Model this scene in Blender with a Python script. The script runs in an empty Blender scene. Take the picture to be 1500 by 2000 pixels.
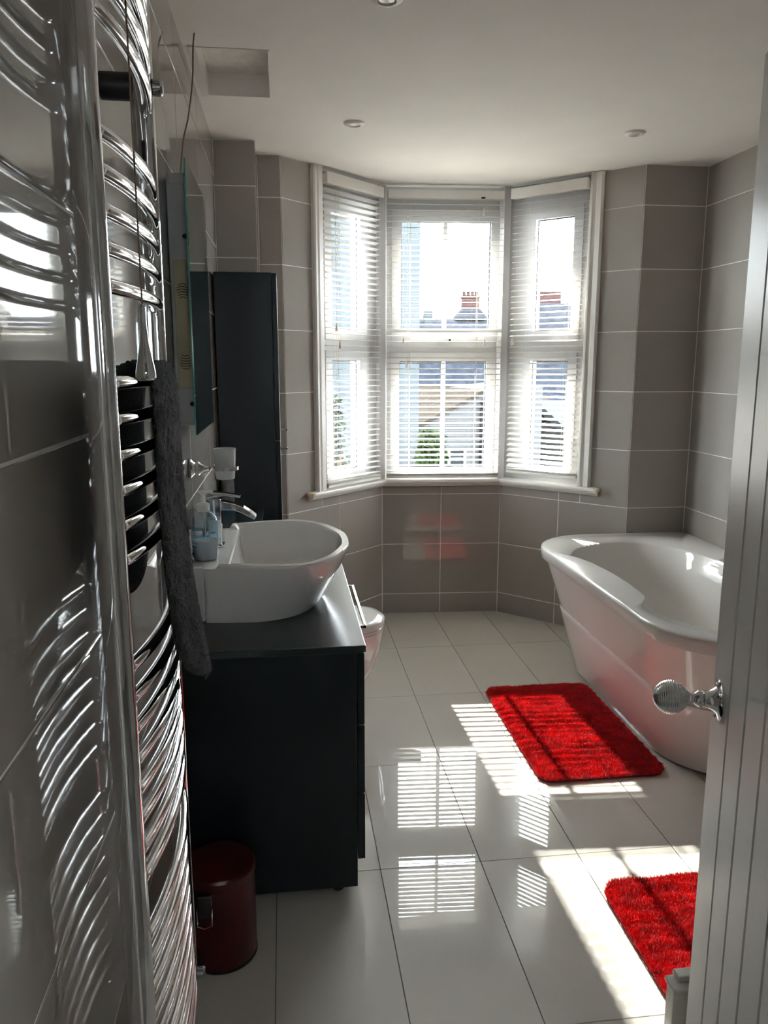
import bpy, math, random
import numpy as np
from mathutils import Vector, Matrix

random.seed(4)
rng = np.random.default_rng(7)
scene = bpy.context.scene
COL = scene.collection

# ------------------------------------------------------------------ camera, sky, sun, exposure
F_PX, YAW, PITCH, CAM_H = 1538.0, 0.125, 0.186, 1.455
fwd = Vector((math.sin(YAW) * math.cos(PITCH), math.cos(YAW) * math.cos(PITCH), -math.sin(PITCH)))
rgt = Vector((math.cos(YAW), -math.sin(YAW), 0))
upv = rgt.cross(fwd)
cam_d = bpy.data.cameras.new('camera')
cam_d.sensor_fit = 'VERTICAL'
cam_d.sensor_height = 36.0
cam_d.lens = F_PX / 2000.0 * 36.0
cam_d.clip_start = 0.02
cam = bpy.data.objects.new('camera', cam_d)
COL.objects.link(cam)
m = Matrix((rgt, upv, -fwd)).transposed().to_4x4()
m.translation = Vector((0, 0, CAM_H))
cam.matrix_world = m
scene.camera = cam

world = bpy.data.worlds.new('world')
scene.world = world
world.use_nodes = True
bg = world.node_tree.nodes['Background']
bg.inputs[0].default_value = (0.90, 0.955, 1.0, 1)
bg.inputs[1].default_value = 23.0

sun_d = bpy.data.lights.new('sun', 'SUN')
sun_d.energy = 22.0
sun_d.angle = math.radians(0.55)
sun_d.color = (1.0, 0.945, 0.865)
sun = bpy.data.objects.new('sun', sun_d)
COL.objects.link(sun)
sun.rotation_euler = Vector((0.026, -1.0, -0.68)).to_track_quat('-Z', 'Y').to_euler()
sun.location = (0, 8, 8)

vs = scene.view_settings
vs.view_transform = 'Standard'
vs.look = 'None'
vs.gamma = 1.0
vs.use_curve_mapping = False
vs.exposure = 1.12
scene.cycles.use_denoising = True
scene.cycles.max_bounces = 12
scene.cycles.diffuse_bounces = 6
scene.cycles.glossy_bounces = 5
scene.cycles.transparent_max_bounces = 24
scene.cycles.transmission_bounces = 8
scene.cycles.caustics_reflective = False
scene.cycles.caustics_refractive = False
scene.cycles.sample_clamp_indirect = 8.0

# ------------------------------------------------------------------ materials
MATS = {}


def mat(name, col, rough=0.5, metal=0.0, noise=None, bump=None, coat=0.0, sheen=0.0, trans=0.0, ior=1.5,
        rand=0.0, spec=0.5, subs=0.0):
    """procedural principled material; noise=(scale, amount), bump=(scale, strength), rand = per-object value shift"""
    mt = bpy.data.materials.new(name)
    mt.use_nodes = True
    nt = mt.node_tree
    b = nt.nodes['Principled BSDF']
    b.inputs['Roughness'].default_value = rough
    b.inputs['Metallic'].default_value = metal
    b.inputs['IOR'].default_value = ior
    b.inputs['Coat Weight'].default_value = coat
    b.inputs['Sheen Weight'].default_value = sheen
    b.inputs['Transmission Weight'].default_value = trans
    b.inputs['Specular IOR Level'].default_value = spec
    c4 = (*col, 1)
    b.inputs['Base Color'].default_value = c4
    tc = nt.nodes.new('ShaderNodeTexCoord')
    last = None
    if noise:
        n = nt.nodes.new('ShaderNodeTexNoise')
        n.inputs['Scale'].default_value = noise[0]
        n.inputs['Detail'].default_value = 5
        nt.links.new(tc.outputs['Object'], n.inputs['Vector'])
        mr = nt.nodes.new('ShaderNodeMapRange')
        mr.inputs[1].default_value = 0.3
        mr.inputs[2].default_value = 0.7
        mr.inputs[3].default_value = 1 - noise[1]
        mr.inputs[4].default_value = 1 + noise[1]
        nt.links.new(n.outputs[0], mr.inputs[0])
        last = mr.outputs[0]
    if rand:
        oi = nt.nodes.new('ShaderNodeObjectInfo')
        mr2 = nt.nodes.new('ShaderNodeMapRange')
        mr2.inputs[3].default_value = 1 - rand
        mr2.inputs[4].default_value = 1 + rand
        nt.links.new(oi.outputs['Random'], mr2.inputs[0])
        if last is None:
            last = mr2.outputs[0]
        else:
            mm = nt.nodes.new('ShaderNodeMath')
            mm.operation = 'MULTIPLY'
            nt.links.new(last, mm.inputs[0])
            nt.links.new(mr2.outputs[0], mm.inputs[1])
            last = mm.outputs[0]
    if last is not None:
        sc_ = nt.nodes.new('ShaderNodeVectorMath')
        sc_.operation = 'SCALE'
        sc_.inputs[0].default_value = col
        nt.links.new(last, sc_.inputs[3])
        nt.links.new(sc_.outputs[0], b.inputs['Base Color'])
    if bump:
        n2 = nt.nodes.new('ShaderNodeTexNoise')
        n2.inputs['Scale'].default_value = bump[0]
        n2.inputs['Detail'].default_value = 4
        nt.links.new(tc.outputs['Object'], n2.inputs['Vector'])
        bp = nt.nodes.new('ShaderNodeBump')
        bp.inputs['Strength'].default_value = bump[1]
        bp.inputs['Distance'].default_value = 0.01
        nt.links.new(n2.outputs[0], bp.inputs['Height'])
        nt.links.new(bp.outputs[0], b.inputs['Normal'])
    MATS[name] = mt
    return mt


def pane_mat(name, tint=(1, 1, 1), ior=1.45):
    mt = bpy.data.materials.new(name)
    mt.use_nodes = True
    nt = mt.node_tree
    nt.nodes.remove(nt.nodes['Principled BSDF'])
    out = nt.nodes['Material Output']
    tr = nt.nodes.new('ShaderNodeBsdfTransparent')
    tr.inputs[0].default_value = (*tint, 1)
    gl = nt.nodes.new('ShaderNodeBsdfGlossy')
    gl.inputs['Roughness'].default_value = 0.01
    lw = nt.nodes.new('ShaderNodeLayerWeight')
    lw.inputs[0].default_value = 0.5
    pw = nt.nodes.new('ShaderNodeMath')
    pw.operation = 'POWER'
    pw.inputs[1].default_value = 5.0
    nt.links.new(lw.outputs['Facing'], pw.inputs[0])
    fr = nt.nodes.new('ShaderNodeMath')
    fr.operation = 'MULTIPLY_ADD'
    f0 = ((ior - 1) / (ior + 1)) ** 2
    fr.inputs[1].default_value = 1 - f0
    fr.inputs[2].default_value = f0
    nt.links.new(pw.outputs[0], fr.inputs[0])
    mx = nt.nodes.new('ShaderNodeMixShader')
    nt.links.new(fr.outputs[0], mx.inputs[0])
    nt.links.new(tr.outputs[0], mx.inputs[1])
    nt.links.new(gl.outputs[0], mx.inputs[2])
    nt.links.new(mx.outputs[0], out.inputs[0])
    MATS[name] = mt
    return mt


M_TILE = mat('wall_tile_glaze', (0.335, 0.312, 0.288), 0.035, spec=0.38, noise=(3, 0.03), rand=0.05, bump=(6, 0.015))
M_GROUT = mat('wall_grout', (0.80, 0.78, 0.74), 0.8, noise=(60, 0.06))
M_FTILE = mat('floor_porcelain', (0.62, 0.60, 0.555), 0.012, noise=(5, 0.025), rand=0.015)
M_FGROUT = mat('floor_grout', (0.20, 0.185, 0.165), 0.85, noise=(50, 0.2))
M_CEIL = mat('ceiling_paint', (0.90, 0.885, 0.855), 0.75, noise=(4, 0.02), bump=(35, 0.05))
M_PLASTER = mat('bare_plaster', (0.75, 0.73, 0.69), 0.85, noise=(25, 0.08), bump=(60, 0.2))
M_UPVC = mat('white_window_plastic', (0.66, 0.66, 0.67), 0.25, noise=(8, 0.02))
M_TRIM = mat('white_gloss_paint', (0.80, 0.785, 0.75), 0.28, noise=(12, 0.03), bump=(30, 0.03))
M_SLAT = mat('blind_slat_cream', (0.74, 0.72, 0.68), 0.4, noise=(10, 0.02))
M_CORD = mat('blind_cord', (0.70, 0.66, 0.58), 0.8, noise=(90, 0.1))
M_DARKCAB = mat('dark_navy_lacquer', (0.0075, 0.012, 0.0155), 0.36, noise=(6, 0.1), spec=0.22)
M_DARKTOP = mat('dark_worktop', (0.016, 0.024, 0.026), 0.23, noise=(20, 0.15), bump=(70, 0.03))
M_CHROME = mat('chrome', (0.86, 0.87, 0.89), 0.035, metal=1.0, noise=(14, 0.03))
M_CHROMED = mat('worn_chrome', (0.55, 0.56, 0.58), 0.12, metal=1.0, noise=(20, 0.1))
M_CERAM = mat('white_ceramic', (0.80, 0.79, 0.775), 0.05, noise=(4, 0.015), coat=0.3)
M_BATH = mat('white_acrylic', (0.82, 0.805, 0.785), 0.03, noise=(3, 0.015), coat=0.4)
M_RED = mat('red_pile', (0.66, 0.008, 0.018), 0.85, noise=(30, 0.25), sheen=0.25)
M_REDBACK = mat('red_mat_backing', (0.30, 0.006, 0.010), 0.9, noise=(30, 0.2))
M_BIN = mat('dark_red_enamel', (0.055, 0.0015, 0.0035), 0.34, noise=(9, 0.06), bump=(20, 0.01))
M_BLACKP = mat('black_plastic', (0.012, 0.012, 0.013), 0.4, noise=(20, 0.1))
M_TOWEL = mat('charcoal_terry', (0.0065, 0.0065, 0.0080), 0.95, noise=(150, 0.35), bump=(420, 0.9), sheen=0.10)
M_DOOR = mat('white_door_paint', (0.90, 0.90, 0.89), 0.34, noise=(9, 0.02), bump=(50, 0.02))
M_MIRHOUS = mat('grey_mirror_housing', (0.42, 0.41, 0.40), 0.4, noise=(20, 0.05))
M_CREAM = mat('cream_plastic_panel', (0.50, 0.42, 0.27), 0.55, noise=(18, 0.08))
M_HOLE = mat('dark_slot', (0.01, 0.01, 0.01), 0.9, noise=(30, 0.1))
M_MIRROR = mat('tinted_mirror', (0.42, 0.60, 0.62), 0.03, metal=1.0, noise=(3, 0.25), bump=(4, 0.02))
M_GEDGE = mat('green_glass_edge', (0.05, 0.30, 0.27), 0.15, noise=(15, 0.2))
M_FROST = mat('frosted_glass', (0.86, 0.89, 0.90), 0.45, trans=0.25, noise=(20, 0.02))
M_PLASTW = mat('white_plastic', (0.80, 0.80, 0.77), 0.35, noise=(20, 0.02))
M_BOTTLE = pane_mat('clear_bottle_plastic', (0.80, 0.86, 0.89), 1.5)
M_SOAP = mat('pale_liquid_soap', (0.72, 0.73, 0.72), 0.4, noise=(10, 0.04))
M_BLUE = mat('blue_print', (0.05, 0.28, 0.48), 0.4, noise=(60, 0.2))
M_CAN = mat('grey_can_print', (0.24, 0.245, 0.26), 0.35, noise=(70, 0.25))
M_BROWNC = mat('brown_cord', (0.16, 0.10, 0.07), 0.8, noise=(80, 0.2))
M_GLASS = pane_mat('window_glass', (0.97, 0.985, 0.98))
M_SILLEND = mat('yellowed_sill_end', (0.62, 0.52, 0.34), 0.5, noise=(20, 0.1))
M_HALL = mat('hall_paint', (0.58, 0.56, 0.52), 0.7, noise=(6, 0.03))
M_LAMP = mat('lamp_glass', (0.62, 0.60, 0.55), 0.15, noise=(20, 0.05))
# outdoors
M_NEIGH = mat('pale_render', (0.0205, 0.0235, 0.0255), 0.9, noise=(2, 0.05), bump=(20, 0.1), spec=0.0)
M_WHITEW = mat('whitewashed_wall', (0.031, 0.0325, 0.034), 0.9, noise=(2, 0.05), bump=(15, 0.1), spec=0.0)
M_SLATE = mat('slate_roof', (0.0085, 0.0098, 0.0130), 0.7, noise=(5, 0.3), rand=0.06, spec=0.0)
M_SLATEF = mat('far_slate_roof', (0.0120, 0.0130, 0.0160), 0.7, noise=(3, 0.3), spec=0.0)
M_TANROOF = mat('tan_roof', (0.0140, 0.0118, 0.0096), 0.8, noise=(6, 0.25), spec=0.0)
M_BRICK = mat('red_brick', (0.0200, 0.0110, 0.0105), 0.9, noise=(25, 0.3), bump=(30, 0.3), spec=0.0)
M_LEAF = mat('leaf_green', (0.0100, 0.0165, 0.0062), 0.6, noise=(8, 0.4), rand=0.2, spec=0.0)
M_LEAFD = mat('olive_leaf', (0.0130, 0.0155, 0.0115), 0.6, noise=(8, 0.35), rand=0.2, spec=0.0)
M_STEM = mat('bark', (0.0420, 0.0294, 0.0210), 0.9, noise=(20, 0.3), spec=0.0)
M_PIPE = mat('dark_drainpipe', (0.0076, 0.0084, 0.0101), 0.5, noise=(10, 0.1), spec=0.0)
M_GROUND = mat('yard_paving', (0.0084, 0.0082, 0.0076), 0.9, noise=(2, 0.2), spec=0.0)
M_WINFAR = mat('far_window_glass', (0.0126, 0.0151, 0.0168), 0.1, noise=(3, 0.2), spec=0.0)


# ------------------------------------------------------------------ mesh helpers
class MB:
    def __init__(s):
        s.v, s.f = [], []

    def add(s, vs_, fs):
        o = len(s.v)
        s.v += [tuple(p) for p in vs_]
        s.f += [tuple(i + o for i in f) for f in fs]
        return s

    def box(s, x0, x1, y0, y1, z0, z1):
        return s.add([(x0, y0, z0), (x1, y0, z0), (x1, y1, z0), (x0, y1, z0), (x0, y0, z1), (x1, y0, z1), (x1, y1, z1), (x0, y1, z1)],
                     [(0, 3, 2, 1), (4, 5, 6, 7), (0, 1, 5, 4), (1, 2, 6, 5), (2, 3, 7, 6), (3, 0, 4, 7)])

    def prism(s, poly, z0, z1):
        """poly counter-clockwise in plan"""
        n = len(poly)
        vs_ = [(x, y, z0) for x, y in poly] + [(x, y, z1) for x, y in poly]
        fs = [tuple(range(n - 1, -1, -1)), tuple(range(n, 2 * n))]
        fs += [(i, (i + 1) % n, n + (i + 1) % n, n + i) for i in range(n)]
        return s.add(vs_, fs)

    def loft(s, rings, cap0=True, cap1=True, closed=True):
        n = len(rings[0])
        vs_ = [p for r in rings for p in r]
        fs = []
        for k in range(len(rings) - 1):
            for i in range(n if closed else n - 1):
                j = (i + 1) % n
                fs.append((k * n + i, k * n + j, (k + 1) * n + j, (k + 1) * n + i))
        if cap0:
            fs.append(tuple(range(n - 1, -1, -1)))
        if cap1:
            fs.append(tuple(range((len(rings) - 1) * n, len(rings) * n)))
        return s.add(vs_, fs)

    def tube(s, pts, r, n=8, cap=True):
        pts = [Vector(p) for p in pts]
        rr = r if hasattr(r, '__len__') else [r] * len(pts)
        rings = []
        t0 = (pts[1] - pts[0]).normalized()
        ref = Vector((0, 0, 1)) if abs(t0.z) < 0.9 else Vector((1, 0, 0))
        for i, p in enumerate(pts):
            t = (pts[min(i + 1, len(pts) - 1)] - pts[max(i - 1, 0)]).normalized()
            a = t.cross(ref).normalized()
            b = a.cross(t).normalized()
            rings.append([p + (a * math.cos(q) + b * math.sin(q)) * rr[i] for q in [2 * math.pi * k / n for k in range(n)]])
        return s.loft(rings, cap, cap)

    def lathe(s, prof, n=24, origin=(0, 0, 0), axis=(0, 0, 1), sy=1.0):
        """prof = [(r, h)], turned about axis through origin"""
        ax = Vector(axis).normalized()
        ref = Vector((1, 0, 0)) if abs(ax.x) < 0.9 else Vector((0, 1, 0))
        a = ref - ax * ref.dot(ax)
        a.normalize()
        b = ax.cross(a)
        o = Vector(origin)
        rings = [[o + ax * h + a * (r * math.cos(t)) + b * (r * sy * math.sin(t)) for t in [2 * math.pi * k / n for k in range(n)]] for r, h in prof]
        return s.loft(rings, True, True)

    def build(s, name, material, parent=None, smooth=False, bevel=0.0, seg=2, subsurf=0, auto=None):
        me = bpy.data.meshes.new(name)
        me.from_pydata(s.v, [], s.f)
        me.update()
        return link(name, me, material, parent, smooth, bevel, seg, subsurf, auto)


def link(name, me, material=None, parent=None, smooth=False, bevel=0.0, seg=2, subsurf=0, auto=None):
    if material is not None and not me.materials:
        me.materials.append(material)
    if smooth or auto is not None:
        me.polygons.foreach_set('use_smooth', [True] * len(me.polygons))
        if auto is not None:
            me.set_sharp_from_angle(angle=math.radians(auto))
    o = bpy.data.objects.new(name, me)
    COL.objects.link(o)
    if parent is not None:
        o.parent = parent
    if bevel:
        md = o.modifiers.new('bevel', 'BEVEL')
        md.width = bevel
        md.segments = seg
        md.limit_method = 'ANGLE'
    if subsurf:
        md = o.modifiers.new('subsurf', 'SUBSURF')
        md.levels = subsurf
        md.render_levels = subsurf
    return o


def thing(name, label, cat, group=None, loc=(0, 0, 0)):
    o = bpy.data.objects.new(name, None)
    o.empty_display_size = 0.05
    COL.objects.link(o)
    o.location = loc
    return tag(o, label, cat, group)


def tag(o, label=None, cat=None, group=None, kind=None):
    if label:
        o['label'] = label
    if cat:
        o['category'] = cat
    if group:
        o['group'] = group
    if kind:
        o['kind'] = kind
    return o


def struct(o, label=None):
    o['kind'] = 'structure'
    if label:
        o['label'] = label
    return o


def root_struct(name, label=None):
    o = bpy.data.objects.new(name, None)
    COL.objects.link(o)
    return struct(o, label)


def crom(pts, per=8, closed=True):
    """Catmull-Rom through plan points"""
    out = []
    n = len(pts)
    rng_ = range(n) if closed else range(n - 1)
    for i in rng_:
        p0, p1, p2, p3 = [np.array(pts[(i + k) % n] if closed else pts[min(max(i + k, 0), n - 1)], float) for k in (-1, 0, 1, 2)]
        for k in range(per):
            t = k / per
            out.append(tuple(0.5 * ((2 * p1) + (-p0 + p2) * t + (2 * p0 - 5 * p1 + 4 * p2 - p3) * t * t + (-p0 + 3 * p1 - 3 * p2 + p3) * t ** 3)))
    if not closed:
        out.append(tuple(pts[-1]))
    return out


def rrect(x0, x1, y0, y1, r, k=8):
    """rounded rectangle in plan, r = radii at (x0y0, x1y0, x1y1, x0y1)"""
    cs = [(x0, y0, 1, 1, math.pi), (x1, y0, -1, 1, 1.5 * math.pi), (x1, y1, -1, -1, 0), (x0, y1, 1, -1, 0.5 * math.pi)]
    out = []
    for (cx, cy, sx, sy, a0), rad in zip(cs, r):
        for i in range(k + 1):
            a = a0 + 0.5 * math.pi * i / k
            out.append((cx + sx * rad + rad * math.cos(a), cy + sy * rad + rad * math.sin(a)))
    return out


def polar_resample(poly, c, n):
    """points of a star-shaped polygon along n rays from c"""
    P = np.array(poly, float)
    Q = np.roll(P, -1, axis=0)
    out = []
    for k in range(n):
        a = 2 * math.pi * k / n
        d = np.array((math.cos(a), math.sin(a)))
        best = 0
        for p, q in zip(P, Q):
            e = q - p
            den = d[0] * (-e[1]) + e[0] * d[1]
            if abs(den) < 1e-12:
                continue
            w = p - np.array(c)
            t = (w[0] * (-e[1]) + e[0] * w[1]) / den
            u = (d[0] * w[1] - d[1] * w[0]) / den
            if t > 0 and -1e-9 <= u <= 1 + 1e-9:
                best = max(best, t)
        out.append((c[0] + d[0] * best, c[1] + d[1] * best))
    return out


# ------------------------------------------------------------------ room shell
XL, XR, ZC = -0.28, 2.08, 2.40
YN = 0.47
ROWS = [0.0, 0.12, 0.42, 0.715, 1.015, 1.315, 1.615, 1.915, 2.215, 2.40]
ROWSL = [0.0, 0.16, 0.46, 0.76, 1.06, 1.355, 1.655, 1.955, 2.255, 2.40]
BL0, BL1 = (0.007, 3.895), (0.548, 4.446)
BR0, BR1 = (1.232, 4.40), (1.76, 3.85)
tile_cache = {}


def tile_mesh(w, h, t=0.006):
    key = (round(w, 4), round(h, 4))
    if key not in tile_cache:
        b = MB()
        e = 0.0012
        # glazed tile with a small pillowed edge, lying in local x (width) / z (height), facing -y
        b.add([(0, 0, 0), (w, 0, 0), (w, 0, h), (0, 0, h), (0, -t + e, 0), (w, -t + e, 0), (w, -t + e, h), (0, -t + e, h),
               (e, -t, e), (w - e, -t, e), (w - e, -t, h - e), (e, -t, h - e)],
              [(0, 4, 5, 1) [::-1], (1, 5, 6, 2)[::-1], (2, 6, 7, 3)[::-1], (3, 7, 4, 0)[::-1], (4, 8, 9, 5)[::-1], (5, 9, 10, 6)[::-1], (6, 10, 11, 7)[::-1], (7, 11, 8, 4)[::-1], (8, 11, 10, 9)[::-1]])
        me = bpy.data.meshes.new('tile')
        me.from_pydata(b.v, [], b.f)
        me.update()
        me.materials.append(M_TILE)
        tile_cache[key] = me
    return tile_cache[key]


def tiled_wall(name, p0, p1, ub, zb, hole=None, thick=0.14, zmax=ZC, label=None, ext=(0, 0)):
    """wall slab from p0 to p1 (room on the right hand when walking p0->p1 ... inside is to the right), tiled inside.
    hole = (u0, u1, z0, z1) left open."""
    p0 = Vector((*p0, 0))
    p1 = Vector((*p1, 0))
    d = (p1 - p0)
    L = d.length
    d.normalize()
    n_in = Vector((d.y, -d.x, 0))
    ang = math.atan2(d.y, d.x)
    root = MB()
    g = 0.0065
    # slab pieces in local frame: x along, y outwards (left)
    def slab(u0, u1, z0, z1):
        root.box(u0, u1, 0.0014, thick, z0, z1)
    if hole:
        h = hole
        if h[0] > 0.001:
            slab(-ext[0], h[0], 0, zmax)
        if h[1] < L - 0.001:
            slab(h[1], L + ext[1], 0, zmax)
        if h[2] > 0:
            slab(max(h[0], 0 if h[0] > 0.001 else -ext[0]), min(h[1], L) + (ext[1] if h[1] >= L - 0.001 else 0), 0, h[2])
        if h[3] < zmax:
            slab(h[0], h[1], h[3], zmax)
    else:
        slab(-ext[0], L + ext[1], 0, zmax)
    w = struct(root.build(name, M_GROUT))
    if label:
        w['label'] = label
    w.location = p0
    w.rotation_euler = (0, 0, ang)
    us = [0] + [u for u in ub if 0.01 < u < L - 0.01] + [L]
    zs = sorted(set(zb))
    for a, b_ in zip(us, us[1:]):
        for c, e in zip(zs, zs[1:]):
            cells = [(a, b_, c, e)]
            if hole:
                h = hole
                new = []
                for (a0, a1, c0, c1) in cells:
                    if a1 <= h[0] + 1e-6 or a0 >= h[1] - 1e-6 or c1 <= h[2] + 1e-6 or c0 >= h[3] - 1e-6:
                        new.append((a0, a1, c0, c1))
                        continue
                    if a0 < h[0]:
                        new.append((a0, h[0], c0, c1))
                    if a1 > h[1]:
                        new.append((h[1], a1, c0, c1))
                    if c0 < h[2]:
                        new.append((max(a0, h[0]), min(a1, h[1]), c0, h[2]))
                    if c1 > h[3]:
                        new.append((max(a0, h[0]), min(a1, h[1]), h[3], c1))
                cells = new
            for (a0, a1, c0, c1) in cells:
                gg = 0.0021
                if a1 - a0 < 0.012 or c1 - c0 < 0.012:
                    continue
                o = link('tile', tile_mesh(a1 - a0 - 2 * gg, c1 - c0 - 2 * gg), parent=w)
                o.location = (a0 + gg, 0.006, c0 + gg)
    return w


# inside lies to the right of p0 -> p1
tiled_wall('wall_left', (XL, YN), (XL, 3.67), [0.13 + 0.6 * k for k in range(8)], ROWSL, ext=(0.5, 0.3))
tiled_wall('wall_pier', (XL, 3.67), (-0.10, 3.67), [], ROWS, thick=0.22, ext=(0, -0.003))
tiled_wall('wall_pier_side', (-0.10, 3.67), (-0.10, 3.90), [], ROWS, thick=0.05, ext=(-0.012, 0))
tiled_wall('wall_return_left', (-0.10, 3.90), BL0, [], ROWS, thick=0.14, ext=(0.1, 0))
HOLE_L = (0.262, 0.80, 0.79, 2.40)
HOLE_R = (-0.03, 0.497, 0.79, 2.40)
tiled_wall('wall_bay_left', BL0, BL1, [0.40], ROWS, hole=HOLE_L, ext=(-0.002, 0.06))
tiled_wall('wall_bay_back', BL1, BR0, [0.342], ROWS, hole=(-0.02, 0.72, 0.79, 2.40), ext=(0.04, 0.04))
tiled_wall('wall_bay_right', BR0, BR1, [0.372], ROWS, hole=HOLE_R, ext=(0.06, 0.0))
tiled_wall('wall_return_right', BR1, (XR, 3.85), [], ROWS, ext=(0, 0.14))
tiled_wall('wall_right', (XR, 3.85), (XR, YN), [0.6 * k for k in range(1, 6)], ROWS, ext=(0, 0.5))

# wall holding the doorway, hall beyond (the camera stands in the hall)
b = MB()
b.box(0.53, XR + 0.1, YN - 0.12, YN, 0, ZC)
b.box(XL - 0.02, 0.53, YN - 0.12, YN, 1.96, ZC)
struct(b.build('wall_doorway', M_HALL))
b = MB()
b.box(-1.0, -0.9, -1.6, YN - 0.12, 0, ZC)
b.box(-1.0, XL - 0.15, YN - 0.13, YN - 0.03, 0, ZC)
b.box(1.2, 1.3, -1.6, YN - 0.12, 0, ZC)
b.box(-1.0, 1.3, -1.7, -1.6, 0, 1.40)
b.box(-1.0, 1.3, -1.7, -1.6, 1.75, ZC)
b.box(-1.0, 0.12, -1.7, -1.6, 1.40, 1.75)
b.box(0.50, 1.3, -1.7, -1.6, 1.40, 1.75)
struct(b.build('wall_hall', M_HALL))
# unseen window added behind the viewer, lets in fill for camera-facing surfaces
fill_win = root_struct('added_fill_window', 'small added hall window behind the viewer for fill light')
b = MB()
b.box(0.12, 0.16, -1.68, -1.62, 1.40, 1.75)
b.box(0.46, 0.50, -1.68, -1.62, 1.40, 1.75)
b.box(0.16, 0.46, -1.68, -1.62, 1.40, 1.43)
b.box(0.16, 0.46, -1.68, -1.62, 1.72, 1.75)
b.build('frame', M_UPVC, fill_win)
MB().box(0.16, 0.46, -1.652, -1.648, 1.43, 1.72).build('pane', M_GLASS, fill_win)
b = MB()
b.box(XL, XL + 0.022, YN - 0.13, YN + 0.02, 0, 1.96)
b.box(0.508, 0.53, YN - 0.13, YN + 0.005, 0, 1.96)
b.box(XL, 0.53, YN - 0.13, YN + 0.005, 1.938, 1.96)
struct(b.build('trim_doorway', M_TRIM, bevel=0.003))

# floor
b = MB().box(-1.0, XR + 0.15, -1.7, 4.75, -0.12, -0.004)
fl = struct(b.build('floor', M_FGROUT))


def clip(poly, a, bb, c):
    """keep a*x+b*y<=c"""
    out = []
    n = len(poly)
    for i in range(n):
        p, q = poly[i], poly[(i + 1) % n]
        fp, fq = a * p[0] + bb * p[1] - c, a * q[0] + bb * q[1] - c
        if fp <= 0:
            out.append(p)
        if fp * fq < 0:
            t = fp / (fp - fq)
            out.append((p[0] + (q[0] - p[0]) * t, p[1] + (q[1] - p[1]) * t))
    return out


def line_clip(poly, p0, p1):
    dx, dy = p1[0] - p0[0], p1[1] - p0[1]
    # keep right side of p0->p1
    a, bb = -dy, dx
    return clip(poly, a, bb, a * p0[0] + bb * p0[1])


for i in range(-4, 7):
    for j in range(-3, 6):
        x0, y0 = 0.548 + 0.3 * i, 1.458 + 0.6 * j
        g = 0.0014
        poly = [(x0 + g, y0 + g), (x0 + 0.3 - g, y0 + g), (x0 + 0.3 - g, y0 + 0.6 - g), (x0 + g, y0 + 0.6 - g)]
        poly = clip(poly, -1, 0, -XL)
        if poly:
            poly = clip(poly, 1, 0, XR)
        if poly:
            poly = clip(poly, 0, -1, -0.36)
        for e0, e1 in ((BL0, BL1), (BL1, BR0), (BR0, BR1)):
            if len(poly) >= 3 and y0 + 0.6 > 3.85:
                poly = line_clip(poly, e0, e1)
        if len(poly) < 3:
            continue
        xs = [p[0] for p in poly]
        ys = [p[1] for p in poly]
        if max(xs) - min(xs) < 0.01 or max(ys) - min(ys) < 0.01:
            continue
        MB().prism(poly, -0.01, 0.0).build('tile', M_FTILE, fl)

# ceiling with the open hatch recess
HX0, HX1, HY0, HY1 = -0.255, -0.026, 2.66, 3.10
b = MB()
b.box(-1.0, XR + 0.15, -1.7, HY0, ZC, ZC + 0.2)
b.box(-1.0, HX0, HY0, HY1, ZC, ZC + 0.2)
b.box(HX1, XR + 0.15, HY0, HY1, ZC, ZC + 0.2)
b.box(-1.0, XR + 0.15, HY1, 4.9, ZC, ZC + 0.2)
ce = struct(b.build('ceiling', M_CEIL))
MB().box(HX0, HX1, HY0, HY1, ZC + 0.075, ZC + 0.12).build('hatch_board', M_PLASTER, ce)
MB().box(HX0 - 0.012, HX0 + 0.012, HY0 - 0.01, HY1 + 0.004, ZC - 0.004, ZC + 0.076).build('hatch_batten', M_TRIM, ce)
MB().box(HX0 - 0.01, HX1 + 0.006, HY0 - 0.004, HY0 - 0.0005, ZC - 0.0015, ZC + 0.002).build('hatch_plaster_edge', M_PLASTER, ce)


# ------------------------------------------------------------------ bay window
class Frame2:
    """local frame on a bay face: u along, w outwards, z up"""
    def __init__(s, p0, p1):
        s.p = Vector((*p0, 0))
        s.d = (Vector((*p1, 0)) - s.p).normalized()
        s.n = Vector((-s.d.y, s.d.x, 0))
        s.ang = math.atan2(s.d.y, s.d.x)

    def put(s, o):
        o.location = s.p
        o.rotation_euler = (0, 0, s.ang)
        return o

    def pt(s, u, w, z):
        return s.p + s.d * u + s.n * w + Vector((0, 0, z))


FL, FC, FR = Frame2(BL0, BL1), Frame2(BL1, BR0), Frame2(BR0, BR1)


def grid_panel(b, u0, u1, z0, z1, holes, w0, w1):
    us = sorted({u0, u1, *[h[0] for h in holes], *[h[1] for h in holes]})
    zs = sorted({z0, z1, *[h[2] for h in holes], *[h[3] for h in holes]})
    for a, c in zip(us, us[1:]):
        for e, f in zip(zs, zs[1:]):
            if any(a >= h[0] - 1e-6 and c <= h[1] + 1e-6 and e >= h[2] - 1e-6 and f <= h[3] + 1e-6 for h in holes):
                continue
            b.box(a, c, w0, w1, e, f)
    return b


def ring(b, h, wd, w0, w1):
    a, c, e, f = h
    b.box(a - wd, a, w0, w1, e - wd, f + wd)
    b.box(c, c + wd, w0, w1, e - wd, f + wd)
    b.box(a, c, w0, w1, e - wd, e)
    b.box(a, c, w0, w1, f, f + wd)
    return b


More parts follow.
